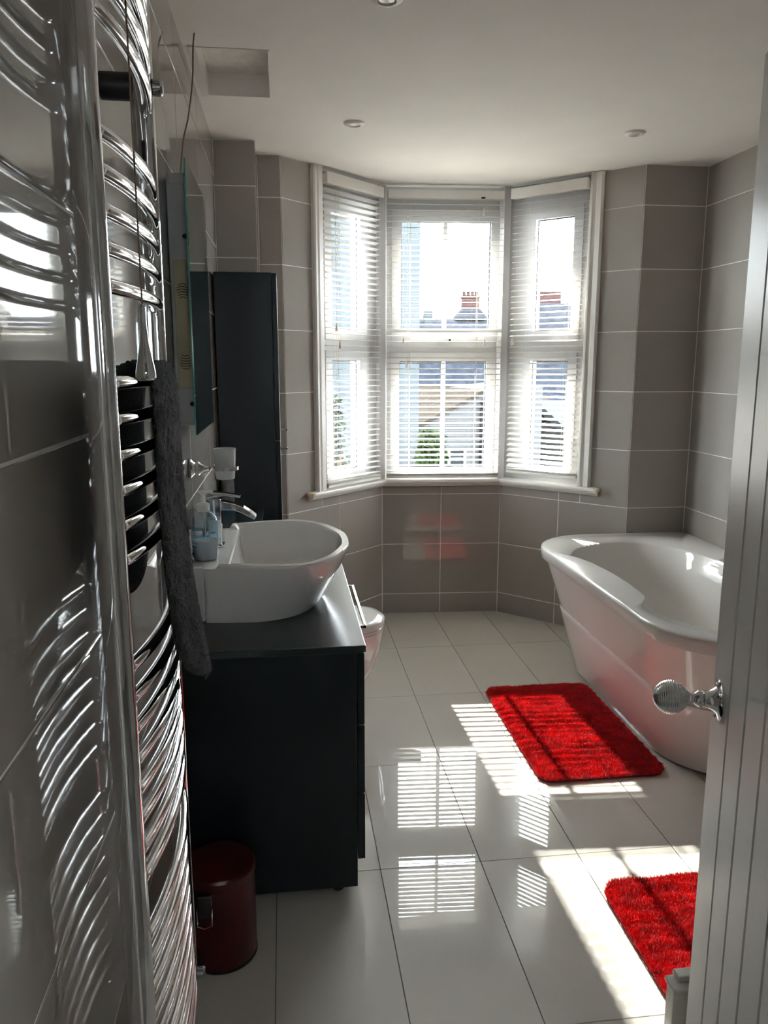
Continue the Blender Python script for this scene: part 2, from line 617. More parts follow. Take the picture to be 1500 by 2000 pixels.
def window(name, fr, u0, u1, glass, bar=None, handle=None, label=None):
    root = root_struct(name, label)
    fr.put(root)
    holes = [(g_[0] - 0.045, g_[1] + 0.045, g_[2] - 0.045, g_[3] + 0.045) for g_ in glass]
    b = grid_panel(MB(), u0, u1, 0.79, 2.40, holes, 0.045, 0.115)
    b.build('frame', M_UPVC, root)
    for g_ in glass:
        sb = ring(MB(), g_, 0.042, 0.05, 0.105)
        ring(sb, g_, 0.052, 0.036, 0.0455)
        s = sb.build('sash', M_UPVC, root)
        gk = ring(MB(), (g_[0] + 0.004, g_[1] - 0.004, g_[2] + 0.004, g_[3] - 0.004), 0.006, 0.062, 0.07)
        gk.build('gasket', M_BLACKP, s)
        MB().box(g_[0] - 0.002, g_[1] + 0.002, 0.066, 0.072, g_[2] - 0.002, g_[3] + 0.002).build('pane', M_GLASS, s)
        if bar:
            MB().box(bar - 0.011, bar + 0.011, 0.054, 0.084, g_[2], g_[3]).build('glazing_bar', M_UPVC, s, bevel=0.003)
    if handle:
        u, z = handle
        hb = MB().box(u - 0.045, u + 0.02, 0.018, 0.036, z - 0.006, z + 0.008)
        hb.box(u - 0.008, u + 0.012, 0.012, 0.036, z - 0.012, z + 0.012)
        hd = hb.build('handle', M_PLASTW, root, bevel=0.003)
        MB().lathe([(0.007, 0), (0.007, 0.004)], 12, (u + 0.018, 0.012, z), (0, -1, 0)).build('lock', M_BLACKP, hd)
    return root


window('window_1', FL, 0.27, 0.79, [(0.392, 0.62, 0.885, 1.472), (0.392, 0.628, 1.634, 2.222)])
window('window_2', FC, -0.02, 0.71, [(0.10, 0.597, 0.857, 1.468), (0.107, 0.606, 1.634, 2.224)], bar=0.353, handle=(0.362, 1.585))
window('window_3', FR, -0.02, 0.49, [(0.15, 0.375, 0.885, 1.471), (0.157, 0.379, 1.632, 2.215)])
# corner posts
for nm, P in (('trim_corner_post_left', BL1), ('trim_corner_post_right', BR0)):
    x, y = P
    b = MB().prism([(x - 0.018, y - 0.004), (x + 0.018, y - 0.004), (x + 0.06, y + 0.14), (x - 0.06, y + 0.14)], 0.80, 2.40)
    struct(b.build(nm, M_UPVC))


def architrave(name, fr, ua, ub_):
    w = ub_ - ua
    b = MB()
    prof = [(0, 0.006), (0, -0.018), (0.006, -0.026), (0.016, -0.026), (0.020, -0.018), (0.030, -0.015), (0.036, -0.022), (w - 0.008, -0.022), (w, -0.012), (w, 0.006)]
    sgn = 1
    ring0 = [(ua + a, bb, 0.80) for a, bb in prof]
    ring1 = [(ua + a, bb, 2.398) for a, bb in prof]
    b.loft([ring0[::-1], ring1[::-1]])
    o = struct(b.build(name, M_TRIM))
    fr.put(o)


architrave('trim_1', FL, 0.203, 0.275)
b_ = architrave('trim_2', FR, 0.486, 0.555)
# jamb linings between architrave and window
for nm, fr, u0, u1 in (('trim_3', FL, 0.262, 0.274), ('trim_4', FR, 0.486, 0.498)):
    fr.put(struct(MB().box(u0, u1, -0.012, 0.05, 0.80, 2.398).build(nm, M_TRIM)))

# sill boards: three lengths of one continuous sill
def sill(name, fr, u0, u1, m0, m1, end=None):
    """m0,m1: shift of the inner edge for the mitres"""
    b = MB()
    wi, wo = -0.048, 0.06
    poly_t = [(u0 + m0, wi), (u1 + m1, wi), (u1, wo), (u0, wo)]
    n = 4
    vs_ = [(x, y, 0.787) for x, y in poly_t] + [(x, y, 0.806) for x, y in poly_t]
    b.add(vs_, [(3, 2, 1, 0), (4, 5, 6, 7), (0, 1, 5, 4), (1, 2, 6, 5), (2, 3, 7, 6), (3, 0, 4, 7)])
    o = struct(b.build(name, M_TRIM, bevel=0.005))
    fr.put(o)
    b2 = MB()
    prof = [(-0.034, 0.787), (-0.034, 0.780), (-0.022, 0.768), (-0.006, 0.762), (0.006, 0.762), (0.006, 0.787)]
    b2.loft([[(u0 + m0 * 0.6, a, z) for a, z in prof], [(u1 + m1 * 0.6, a, z) for a, z in prof]])
    b2.build('moulding', M_TRIM, o)
    if end is not None:
        MB().box(end - 0.008, end + 0.008, wi + 0.002, 0.0, 0.788, 0.805).build('sill_end', M_SILLEND, o)
    return o


TL = 0.405 * 0.048
sill('trim_5', FL, 0.150, 0.780, 0.0, -TL - 0.006, end=0.147)
sill('trim_6', FC, -0.02, 0.706, TL + 0.02, -TL - 0.02)
sill('trim_7', FR, -0.015, 0.598, TL + 0.012, 0.0, end=0.600)


# ------------------------------------------------------------------ venetian blinds
def slat_mesh(L, wd=0.035, th=0.0009, crown=0.003):
    b = MB()
    prof = []
    for k in range(5):
        s_ = -0.5 + k / 4
        prof.append((s_ * wd, crown * (1 - 4 * s_ * s_)))
    ringp = prof + [(a, z - th) for a, z in prof[::-1]]
    b.loft([[(0, a, z) for a, z in ringp][::-1], [(L, a, z) for a, z in ringp][::-1]])
    me = bpy.data.meshes.new('slat')
    me.from_pydata(b.v, [], b.f)
    me.update()
    me.materials.append(M_SLAT)
    me.polygons.foreach_set('use_smooth', [True] * len(me.polygons))
    me.set_sharp_from_angle(angle=math.radians(40))
    return me


def blind(label, fr, u0, u1, w, ztop, zbot, tilt, rail, pulls, valance=False, sag=0.0, special=()):
    """w: offset of the slat centre from the wall line; tilt: degrees, outer edge up"""
    L = u1 - u0
    root = thing('venetian_blind', label, 'blind', 'white venetian blinds in the bay window')
    fr.put(root)
    hr = MB().box(rail[0], rail[1], w - 0.02, w + 0.02, ztop, ztop + 0.042)
    h = hr.build('headrail', M_TRIM if not valance else M_SLAT, root, bevel=0.002)
    if valance:
        v = MB().box(rail[0], rail[1], w - 0.034, w - 0.021, ztop - 0.004, ztop + 0.05)
        v.build('valance', M_SLAT, root, bevel=0.003)
    else:
        for uu in (rail[0] + 0.14, rail[1] - 0.16):
            MB().box(uu - 0.010, uu + 0.010, w - 0.026, w - 0.019, ztop + 0.006, ztop + 0.03).build('clip', M_PLASTW, root, bevel=0.002)
        MB().box(rail[1] - 0.125, rail[1] - 0.103, w - 0.022, w - 0.018, ztop + 0.0, ztop + 0.009).build('cord_lock', M_BLACKP, root)
    me = slat_mesh(L)
    pitch = 0.030
    n = int((ztop - 0.02 - zbot) / pitch)
    for k in range(n):
        z = ztop - 0.028 - k * pitch
        f = k / max(n - 1, 1)
        o = link('slat', me, parent=root)
        tl = tilt(f) if callable(tilt) else tilt
        if k in special:
            tl = tl + 32
        tl += rng.normal(0, 0.5)
        o.location = (u0, w, z)
        o.rotation_euler = (math.radians(tl), sag * f * 0.01 + rng.normal(0, 0.0007), 0)
    zb = ztop - 0.028 - n * pitch
    # a few slats gathered on the bottom rail
    for k in range(3):
        o = link('slat', me, parent=root)
        o.location = (u0, w, zb + 0.004 + k * 0.0045)
        o.rotation_euler = (0, sag * 0.01, 0)
    br = MB().box(0, L, -0.018, 0.018, -0.012, 0.002).build('bottom_rail', M_SLAT, root, bevel=0.003)
    br.location = (u0, w, zb)
    br.rotation_euler = (0, sag * 0.01, 0)
    for uu in (u0 + 0.20 * L, u1 - 0.22 * L):
        c = MB()
        for ww in (-0.0175, 0.0175):
            c.tube([(uu, w + ww, ztop), (uu, w + ww, zb)], 0.0007, 4)
        c.build('ladder_cord', M_CORD, root)
        MB().tube([(uu + 0.004, w, ztop), (uu + 0.004, w, zb)], 0.0007, 4).build('lift_cord', M_CORD, root)
    for (uu, zz) in pulls:
        pc = MB().tube([(uu, w - 0.023, ztop + 0.002), (uu + 0.001, w - 0.023, zz + 0.03)], 0.0008, 4).build('pull_cord', M_CORD, root)
        MB().lathe([(0.003, 0.034), (0.0045, 0.026), (0.0065, 0.008), (0.0075, 0.0), (0.005, -0.002)], 10, (uu, w - 0.023, zz)).build('cord_tassel', M_CORD, pc)
    return root


blind('white venetian blind over the left angled window of the bay', FL, 0.276, 0.722, -0.012, 2.325, 0.815,
      lambda f: -16 + 20 * min(1, f * 1.5), (0.276, 0.730), [(0.345, 1.62), (0.372, 1.535)], valance=True, sag=0.2)
blind('white venetian blind over the middle window with glazing bars', FC, 0.022, 0.664, -0.028, 2.325, 0.815,
      lambda f: 5 + 2 * f, (0.03, 0.656), [(0.115, 1.56), (0.133, 1.435), (0.565, 1.555), (0.545, 2.24)], sag=0.15, special=(22,))
blind('white venetian blind over the right angled window, hanging short of the sill', FR, 0.050, 0.482, -0.012, 2.325, 0.845,
      lambda f: 11 + 4 * f + (14 * max(0, f - 0.85) / 0.15), (0.044, 0.484), [(0.07, 1.555), (0.082, 1.56)], valance=True, sag=-0.35)

# ------------------------------------------------------------------ bath
def bath():
    root = thing('bathtub', 'white curved front bathtub against the right tiled wall', 'bathtub')
    N = 160
    C = (1.62, 3.03)
    def lvl(x0, y0, y1, z, r=0.30):
        return [(x, y, z) for x, y in polar_resample(rrect(x0, XR - 0.0075, y0, y1, (r, 0.02, 0.02, r), 12), C, N)]
    outer = [lvl(1.362, 2.372, 3.70, 0.010), lvl(1.358, 2.366, 3.71, 0.03), lvl(1.305, 2.289, 3.775, 0.272), lvl(1.302, 2.286, 3.776, 0.286), lvl(1.3025, 2.2865, 3.776, 0.290), lvl(1.314, 2.299, 3.768, 0.294),
             lvl(1.313, 2.298, 3.769, 0.300), lvl(1.302, 2.285, 3.778, 0.303), lvl(1.299, 2.282, 3.779, 0.312), lvl(1.240, 2.215, 3.83, 0.527), lvl(1.238, 2.213, 3.83, 0.532)]
    b = MB().loft(outer, True, False)
    b.build('panel', M_BATH, root, auto=35)
    rim_o = [lvl(1.238, 2.213, 3.832, 0.530), lvl(1.222, 2.195, 3.8425, 0.531), lvl(1.2185, 2.191, 3.8425, 0.534), lvl(1.216, 2.188, 3.8425, 0.574), lvl(1.219, 2.192, 3.8425, 0.582), lvl(1.226, 2.200, 3.838, 0.585)]
    inner_pts = [(1.290, 3.40), (1.36, 3.53), (1.454, 3.60), (1.61, 3.655), (1.756, 3.62), (1.867, 3.48), (1.925, 3.245), (1.945, 2.9), (1.90, 2.52), (1.75, 2.33), (1.56, 2.28), (1.40, 2.34), (1.315, 2.47), (1.288, 2.60), (1.290, 2.665)]
    inner = crom(inner_pts, 6, closed=False) + [(1.325, 2.685), (1.350, 2.76), (1.362, 2.90), (1.362, 3.08), (1.345, 3.26), (1.318, 3.36)]
    inn = polar_resample(inner, C, N)
    def ins(s_, z):
        return [(C[0] + (x - C[0]) * s_, C[1] + (y - C[1]) * s_, z) for x, y in inn]
    smooth_in = polar_resample(crom([(1.31, 3.40), (1.454, 3.59), (1.61, 3.64), (1.756, 3.60), (1.867, 3.46), (1.91, 3.245), (1.93, 2.9), (1.88, 2.53), (1.75, 2.35), (1.56, 2.30), (1.41, 2.36), (1.32, 2.50), (1.31, 2.8), (1.31, 3.1)], 6), C, N)
    def ins2(s_, z):
        return [(C[0] + (x - C[0]) * s_, C[1] + (y - C[1]) * s_, z) for x, y in smooth_in]
    rings = rim_o + [ins(1.0, 0.584), ins(0.985, 0.578), ins(0.975, 0.56), ins2(0.96, 0.54), ins2(0.90, 0.36), ins2(0.82, 0.22), ins2(0.66, 0.165), ins2(0.2, 0.155)]
    MB().loft(rings, False, True).build('tub', M_BATH, root, auto=50)
    MB().lathe([(0.03, 0), (0.03, 0.006), (0.02, 0.009)], 20, (1.62, 2.55, 0.155)).build('waste_plug', M_CHROME, root, auto=40)
    return root


bath()

# ------------------------------------------------------------------ bath mats
def bath_mat(label, x0, x1, y0, y1, rad, blades):
    root = thing('bath_mat', label, 'bath mat', 'red bath mats')
    out = rrect(x0, x1, y0, y1, (rad,) * 4, 6)
    c = ((x0 + x1) / 2, (y0 + y1) / 2)
    def sc_(s_, z):
        return [(c[0] + (x - c[0]) * s_, c[1] + (y - c[1]) * s_, z) for x, y in out]
    MB().loft([sc_(0.995, 0.001), sc_(1.0, 0.004), sc_(0.99, 0.010)]).build('backing', M_REDBACK, root)
    n = blades
    px = rng.uniform(x0, x1, n)
    py = rng.uniform(y0, y1, n)
    # keep inside the rounded corners
    dx = np.maximum(np.maximum(x0 + rad - px, px - (x1 - rad)), 0)
    dy = np.maximum(np.maximum(y0 + rad - py, py - (y1 - rad)), 0)
    keep = (np.hypot(dx, dy) < rad)
    px, py = px[keep], py[keep]
    n = len(px)
    # rows of tufts leaning in soft waves
    wave = np.sin(py * 120 + np.sin(px * 11) * 1.6 + np.sin(px * 31 + py * 9) * 0.8) * 0.0045
    clump = np.sin(px * 260 + np.sin(py * 190) * 2) * np.sin(py * 230 + np.sin(px * 170) * 2) * 0.0035
    edge = np.minimum.reduce([px - x0, x1 - px, py - y0, y1 - py])
    h = rng.uniform(0.011, 0.017, n) + wave * 0.55 + clump * 0.6
    h *= np.clip(0.72 + edge * 12, 0.6, 1.0)
    ox = np.where(px - x0 < 0.015, -0.004, 0) + np.where(x1 - px < 0.015, 0.004, 0)
    oy = np.where(py - y0 < 0.015, -0.004, 0) + np.where(y1 - py < 0.015, 0.004, 0)
    lx = rng.normal(0, 0.0035, n) + ox + clump
    ly = rng.normal(0, 0.0035, n) + oy + wave * 0.8
    a = rng.uniform(0, math.pi, n)
    w = rng.uniform(0.0011, 0.0021, n)
    cx, sx = np.cos(a) * w, np.sin(a) * w
    base = 0.007
    V = np.zeros((n, 3, 3))
    V[:, 0] = np.stack([px - cx, py - sx, np.full(n, base)], 1)
    V[:, 1] = np.stack([px + cx, py + sx, np.full(n, base)], 1)
    V[:, 2] = np.stack([px + lx, py + ly, base + h], 1)
    me = bpy.data.meshes.new('pile')
    me.vertices.add(n * 3)
    me.vertices.foreach_set('co', V.reshape(-1))
    me.loops.add(n * 3)
    me.loops.foreach_set('vertex_index', np.arange(n * 3, dtype=np.int32))
    me.polygons.add(n)
    me.polygons.foreach_set('loop_start', np.arange(0, n * 3, 3, dtype=np.int32))
    me.update(calc_edges=True)
    o = link('pile', me, M_RED, root)
    o['kind'] = 'stuff'
    return root


bath_mat('red shaggy bath mat lying beside the bathtub', 0.868, 1.338, 2.462, 3.268, 0.05, 260000)
bath_mat('red shaggy bath mat partly hidden by the open door', 0.852, 1.336, 1.418, 1.905, 0.06, 170000)

# ------------------------------------------------------------------ vanity unit, basin, tap
VY0, VY1, VZ = 1.945, 2.945, 0.733
van = thing('vanity_unit', 'dark navy vanity unit with drawers under the white basin', 'vanity unit')
MB().box(XL + 0.006, 0.172, VY0 + 0.004, VY1 - 0.004, 0.030, 0.714).build('body', M_DARKCAB, van, bevel=0.002)
MB().box(XL + 0.006, 0.197, VY0, VY1, 0.7145, VZ).build('worktop', M_DARKTOP, van, bevel=0.0015)
for z0, z1 in ((0.512, 0.711), (0.313, 0.508), (0.115, 0.309)):
    dr = MB().box(0.1735, 0.193, VY0 + 0.003, VY1 - 0.003, z0, z1).build('drawer', M_DARKCAB, van, bevel=0.0015)
    hz = z1 - 0.022
    hb = MB()
    hx = 0.226 if z0 > 0.5 else 0.211
    hb.box(0.193, hx, 2.22, 2.227, hz - 0.005, hz + 0.005)
    hb.box(0.193, hx, 2.653, 2.66, hz - 0.005, hz + 0.005)
    hb.box(hx - 0.0075, hx, 2.22, 2.66, hz - 0.005, hz + 0.005)
    hb.build('handle', M_CHROME, dr, bevel=0.001)
for x, y in ((0.12, VY0 + 0.05), (-0.22, VY0 + 0.05), (0.12, VY1 - 0.05), (-0.22, VY1 - 0.05)):
    MB().lathe([(0.016, 0.0), (0.018, 0.004), (0.010, 0.012), (0.010, 0.0305)], 14, (x, y, 0.0)).build('foot', M_BLACKP, van, auto=40)

YB = 2.44


def basin():
    root = thing('wash_basin', 'white rounded countertop wash basin on the dark vanity', 'basin')
    def outline(pts):
        near = [(x, YB - h) for x, h in pts]
        far = [(x, YB + h) for x, h in pts[::-1]]
        body = crom([(pts[0][0], YB - pts[0][1])] + near[1:] + far[:-1] + [(pts[0][0], YB + pts[0][1])], 8, closed=False)
        return body
    C = (-0.03, YB)
    N = 320
    rim = outline([(-0.235, 0.272), (-0.14, 0.300), (-0.03, 0.328), (0.06, 0.318), (0.135, 0.235), (0.182, 0.11), (0.192, 0.04)])
    bot = outline([(-0.235, 0.258), (-0.14, 0.268), (-0.06, 0.265), (0.02, 0.222), (0.075, 0.140), (0.10, 0.06), (0.104, 0.02)])
    inn = outline([(-0.165, 0.268), (-0.12, 0.285), (-0.03, 0.304), (0.05, 0.292), (0.115, 0.215), (0.158, 0.10), (0.167, 0.035)])
    R, B, I = polar_resample(rim, C, N), polar_resample(bot, C, N), polar_resample(inn, C, N)
    def mixr(a, b2, t, z):
        return [(p[0] + (q[0] - p[0]) * t, p[1] + (q[1] - p[1]) * t, z) for p, q in zip(a, b2)]
    def zr(p, hi, lo):
        t = min(1, max(0, (p[0] + 0.196) / 0.006))
        return lo + (hi - lo) * t
    rim_top = [(p[0], p[1], zr(p, 0.911, 0.896)) for p in mixr(R, I, 0.12, 0)]
    rim_in = [(p[0], p[1], (0.910 if p[0] > -0.150 else 0.8975)) for p in mixr(R, I, 0.9, 0)]
    rings = [mixr(B, R, 0, VZ), mixr(B, R, 0.10, VZ + 0.012), mixr(B, R, 0.38, VZ + 0.06), mixr(B, R, 0.72, VZ + 0.115),
             [(p[0], p[1], zr(p, 0.898, 0.888)) for p in mixr(B, R, 0.985, 0)], [(p[0], p[1], zr(p, 0.906, 0.895)) for p in mixr(R, I, 0.0, 0)], rim_top, rim_in]
    def ins(s_, z):
        return [(C[0] + (x - C[0]) * s_, C[1] + (y - C[1]) * s_, z) for x, y in I]
    rings += [ins(0.985, 0.892), ins(0.95, 0.85), ins(0.86, 0.80), ins(0.70, 0.775), ins(0.3, 0.765)]
    MB().loft(rings).build('bowl', M_CERAM, root, auto=42)
    MB().box(XL + 0.0065, -0.2355, YB - 0.252, YB + 0.252, VZ, 0.895).build('back_ledge', M_CERAM, root, bevel=0.006, seg=3)
    MB().lathe([(0.024, 0), (0.024, 0.004), (0.015, 0.006)], 18, (-0.03, YB, 0.7655)).build('waste', M_CHROME, root, auto=40)


basin()


def tap():
    root = thing('basin_tap', 'chrome waterfall mixer tap standing on the basin ledge', 'tap')
    x0 = -0.221
    z0 = 0.898
    b = MB()
    b.box(x0 - 0.026, x0 + 0.026, YB - 0.024, YB + 0.024, z0, z0 + 0.006)
    b.build('base_plate', M_CHROME, root, bevel=0.0015)
    b = MB()
    def sec(z, hx, hy, dx=0):
        return [(x0 + dx - hx, YB - hy, z), (x0 + dx + hx, YB - hy, z), (x0 + dx + hx, YB + hy, z), (x0 + dx - hx, YB + hy, z)]
    b.loft([sec(z0 + 0.006, 0.021, 0.019), sec(z0 + 0.07, 0.0205, 0.019), sec(z0 + 0.150, 0.024, 0.020, -0.003)])
    b.build('column', M_CHROME, root, bevel=0.003)
    # spout: rectangular section bowing forward and down
    def sweep(pts, half, th):
        rings = []
        for i, (x, z) in enumerate(pts):
            a, c = pts[max(i - 1, 0)], pts[min(i + 1, len(pts) - 1)]
            t = Vector((c[0] - a[0], 0, c[1] - a[1])).normalized()
            nrm = Vector((-t.z, 0, t.x))
            h_ = half[i] if hasattr(half, '__len__') else half
            k_ = th[i] if hasattr(th, '__len__') else th
            P = Vector((x, YB, z))
            rings.append([P + nrm * k_ / 2 + Vector((0, -h_, 0)), P + nrm * k_ / 2 + Vector((0, h_, 0)), P - nrm * k_ / 2 + Vector((0, h_, 0)), P - nrm * k_ / 2 + Vector((0, -h_, 0))])
        return MB().loft(rings)
    sp = [(x0 - 0.0, z0 + 0.126), (x0 + 0.03, z0 + 0.128), (x0 + 0.06, z0 + 0.124), (x0 + 0.085, z0 + 0.114), (x0 + 0.108, z0 + 0.100), (x0 + 0.124, z0 + 0.088)]
    sweep(sp, [0.018, 0.019, 0.021, 0.022, 0.023, 0.023], [0.030, 0.026, 0.020, 0.018, 0.015, 0.012]).build('spout', M_CHROME, root, bevel=0.002, seg=2)
    lv = [(x0 - 0.025, z0 + 0.160), (x0 + 0.0, z0 + 0.164), (x0 + 0.035, z0 + 0.163), (x0 + 0.062, z0 + 0.158), (x0 + 0.080, z0 + 0.154)]
    sweep(lv, [0.020, 0.021, 0.018, 0.015, 0.013], [0.016, 0.014, 0.008, 0.007, 0.006]).build('lever', M_CHROME, root, bevel=0.002, seg=2)


tap()

# soap pump bottle
SX, SY, SZ = -0.2375, 2.272, 0.8955
root = thing('soap_bottle', 'clear pump bottle of pale soap with blue print beside the tap', 'bottle')
MB().lathe([(0.033, 0.0), (0.037, 0.005), (0.0385, 0.03), (0.0385, 0.110), (0.036, 0.126), (0.025, 0.138), (0.0165, 0.143), (0.0155, 0.147)], 28, (SX, SY, SZ), sy=0.8).build('bottle', M_BOTTLE, root, auto=50)
MB().lathe([(0.0315, 0.002), (0.035, 0.007), (0.0365, 0.060), (0.0365, 0.0605)], 28, (SX, SY, SZ), sy=0.8).build('soap', M_SOAP, root, auto=50)
MB().lathe([(0.0170, 0.1435), (0.0180, 0.146), (0.0180, 0.164), (0.014, 0.167), (0.0065, 0.169), (0.0065, 0.180)], 20, (SX, SY, SZ)).build('collar', M_PLASTW, root, auto=45)
MB().lathe([(0.005, 0.179), (0.0065, 0.190), (0.011, 0.196), (0.015, 0.199), (0.014, 0.204)], 16, (SX, SY, SZ)).box(SX - 0.006, SX + 0.026, SY - 0.005, SY + 0.005, SZ + 0.196, SZ + 0.203).build('pump_head', M_PLASTW, root, bevel=0.001)
MB().tube([(SX, SY, SZ + 0.01), (SX + 0.003, SY, SZ + 0.155)], 0.0028, 8).build('dip_tube', M_PLASTW, root)
for (a0, a1, z0, z1) in ((3.6, 4.6, 0.096, 0.101), (3.5, 5.2, 0.074, 0.078), (3.4, 4.2, 0.042, 0.046), (5.2, 5.7, 0.082, 0.085), (3.5, 4.0, 0.018, 0.026), (3.5, 4.1, 0.060, 0.062), (3.5, 4.3, 0.053, 0.055)):
    b = MB()
    n = 8
    r0, r1 = [], []
    for k in range(n + 1):
        a = a0 + (a1 - a0) * k / n
        r0.append((SX + 0.0389 * math.cos(a), SY + 0.0389 * 0.8 * math.sin(a), SZ + z0))
        r1.append((SX + 0.0389 * math.cos(a), SY + 0.0389 * 0.8 * math.sin(a), SZ + z1))
    r0b = [(SX + (x - SX) * 0.993, SY + (y - SY) * 0.993, z) for x, y, z in r0]
    r1b = [(SX + (x - SX) * 0.993, SY + (y - SY) * 0.993, z) for x, y, z in r1]
    b.loft([r0 + r0b[::-1], r1 + r1b[::-1]])
    b.build('printed_band', M_BLUE, root)

# tumbler in wall-mounted ring
TY, TZ, TX = 2.33, 1.155, -0.176
hold = thing('tumbler_holder', 'chrome wall mounted ring holder above the basin', 'holder')
MB().lathe([(0.012, -0.0), (0.026, 0.002), (0.028, 0.008), (0.021, 0.013), (0.016, 0.018), (0.021, 0.024), (0.021, 0.029), (0.014, 0.036), (0.009, 0.046), (0.006, 0.058)], 24, (XL, TY, TZ), (1, 0, 0)).build('rose', M_CHROME, hold, auto=40)
b = MB()
rings = []
for k in range(37):
    a = 2 * math.pi * k / 36
    rings.append([(TX + (0.036 + dr) * math.cos(a), TY + (0.036 + dr) * math.sin(a), TZ + dz) for dr, dz in ((-0.0025, -0.005), (0.0025, -0.005), (0.0025, 0.005), (-0.0025, 0.005))])
b.loft(rings, False, False)
b.build('ring', M_CHROME, hold, auto=40)
tb = thing('tumbler', 'frosted white glass tumbler held in the chrome ring', 'tumbler')
MB().lathe([(0.024, -0.032), (0.0265, -0.031), (0.0285, -0.01), (0.0315, 0.05), (0.0325, 0.058), (0.0295, 0.058), (0.0285, 0.05), (0.0255, -0.010), (0.0235, -0.026), (0.010, -0.027)], 32, (TX, TY, TZ)).build('glass', M_FROST, tb, auto=50)

# ------------------------------------------------------------------ wc unit, toilet, can, tall cabinet
wc = thing('cistern_unit', 'dark low cistern unit between the vanity and tall cabinet', 'cabinet')
MB().box(XL + 0.006, -0.105, 2.955, 3.362, 0.03, 0.831).build('body', M_DARKCAB, wc, bevel=0.002)
MB().box(XL + 0.006, -0.097, 2.95, 3.364, 0.8315, 0.85).build('worktop', M_DARKTOP, wc, bevel=0.0015)
MB().box(XL + 0.02, -0.115, 2.97, 3.35, 0.0, 0.030).build('plinth', M_BLACKP, wc)

toi = thing('toilet', 'white toilet with closed lid behind the vanity unit', 'toilet')
TC = (0.13, 3.14)


def dshape(back, tip, half, n=72):
    pts = [(back, TC[1] - half * 0.90), (back + (tip - back) * 0.35, TC[1] - half), (back + (tip - back) * 0.68, TC[1] - half * 0.93), (back + (tip - back) * 0.92, TC[1] - half * 0.58), (tip, TC[1] - half * 0.12)]
    full = crom(pts + [(x, 2 * TC[1] - y) for x, y in pts[::-1]], 6, closed=False)
    return polar_resample(full, (back + (tip - back) * 0.5, TC[1]), n)


lv = [(-0.10, 0.20, 0.125, 0.045), (-0.10, 0.24, 0.140, 0.065), (-0.10, 0.305, 0.160, 0.13), (-0.10, 0.352, 0.173, 0.21), (-0.10, 0.376, 0.179, 0.29), (-0.10, 0.386, 0.182, 0.35), (-0.10, 0.387, 0.182, 0.374)]
MB().loft([[(x, y, z) for x, y in dshape(a, t, h)] for a, t, h, z in lv]).build('bowl', M_CERAM, toi, auto=45)
MB().loft([[(x, y, z) for x, y in dshape(-0.06, t, h)] for t, h, z in ((0.384, 0.180, 0.376), (0.389, 0.184, 0.379), (0.389, 0.184, 0.388), (0.385, 0.182, 0.391))]).build('seat', M_CERAM, toi, auto=45)
MB().loft([[(x, y, z) for x, y in dshape(-0.06, t, h)] for t, h, z in ((0.384, 0.181, 0.3925), (0.392, 0.186, 0.395), (0.394, 0.187, 0.412), (0.388, 0.183, 0.421), (0.36, 0.168, 0.425), (0.22, 0.09, 0.427))]).build('lid', M_CERAM, toi, auto=55)
MB().tube([(-0.075, TC[1] - 0.09, 0.398), (-0.075, TC[1] + 0.09, 0.398)], 0.012, 10).build('hinge', M_CHROME, toi, auto=40)

can = thing('spray_can', 'grey spray can with a blue base on the cistern unit', 'can')
CX, CY = -0.243, 3.325
MB().lathe([(0.026, 0.0), (0.027, 0.004), (0.027, 0.022)], 24, (CX, CY, 0.85)).build('base_band', M_BLUE, can, auto=40)
MB().lathe([(0.027, 0.0222), (0.027, 0.120), (0.024, 0.128), (0.021, 0.130)], 24, (CX, CY, 0.85)).build('can_body', M_CAN, can, auto=40)
MB().lathe([(0.021, 0.1302), (0.0215, 0.15), (0.018, 0.158)], 20, (CX, CY, 0.85)).build('cap', M_CAN, can, auto=40)

tall = thing('tall_cabinet', 'tall dark navy cabinet with small chrome handles by the bay', 'cabinet')
MB().box(XL + 0.006, -0.041, 3.372, 3.659, 0.06, 1.822).build('body', M_DARKCAB, tall, bevel=0.002)
MB().box(XL + 0.02, -0.07, 3.38, 3.65, 0.0, 0.06).build('plinth', M_BLACKP, tall)
for z0, z1, hz in ((1.135, 1.820, 1.178), (0.065, 1.131, 1.098)):
    d = MB().box(-0.0395, -0.020, 3.374, 3.657, z0, z1).build('door', M_DARKCAB, tall, bevel=0.0015)
    hb = MB().box(-0.020, 0.010, 3.395, 3.402, hz - 0.004, hz + 0.004)
    hb.box(-0.020, 0.010, 3.423, 3.430, hz - 0.004, hz + 0.004)
    hb.box(0.004, 0.010, 3.395, 3.430, hz - 0.005, hz + 0.005)
    hb.build('handle', M_CHROME, d, bevel=0.001)

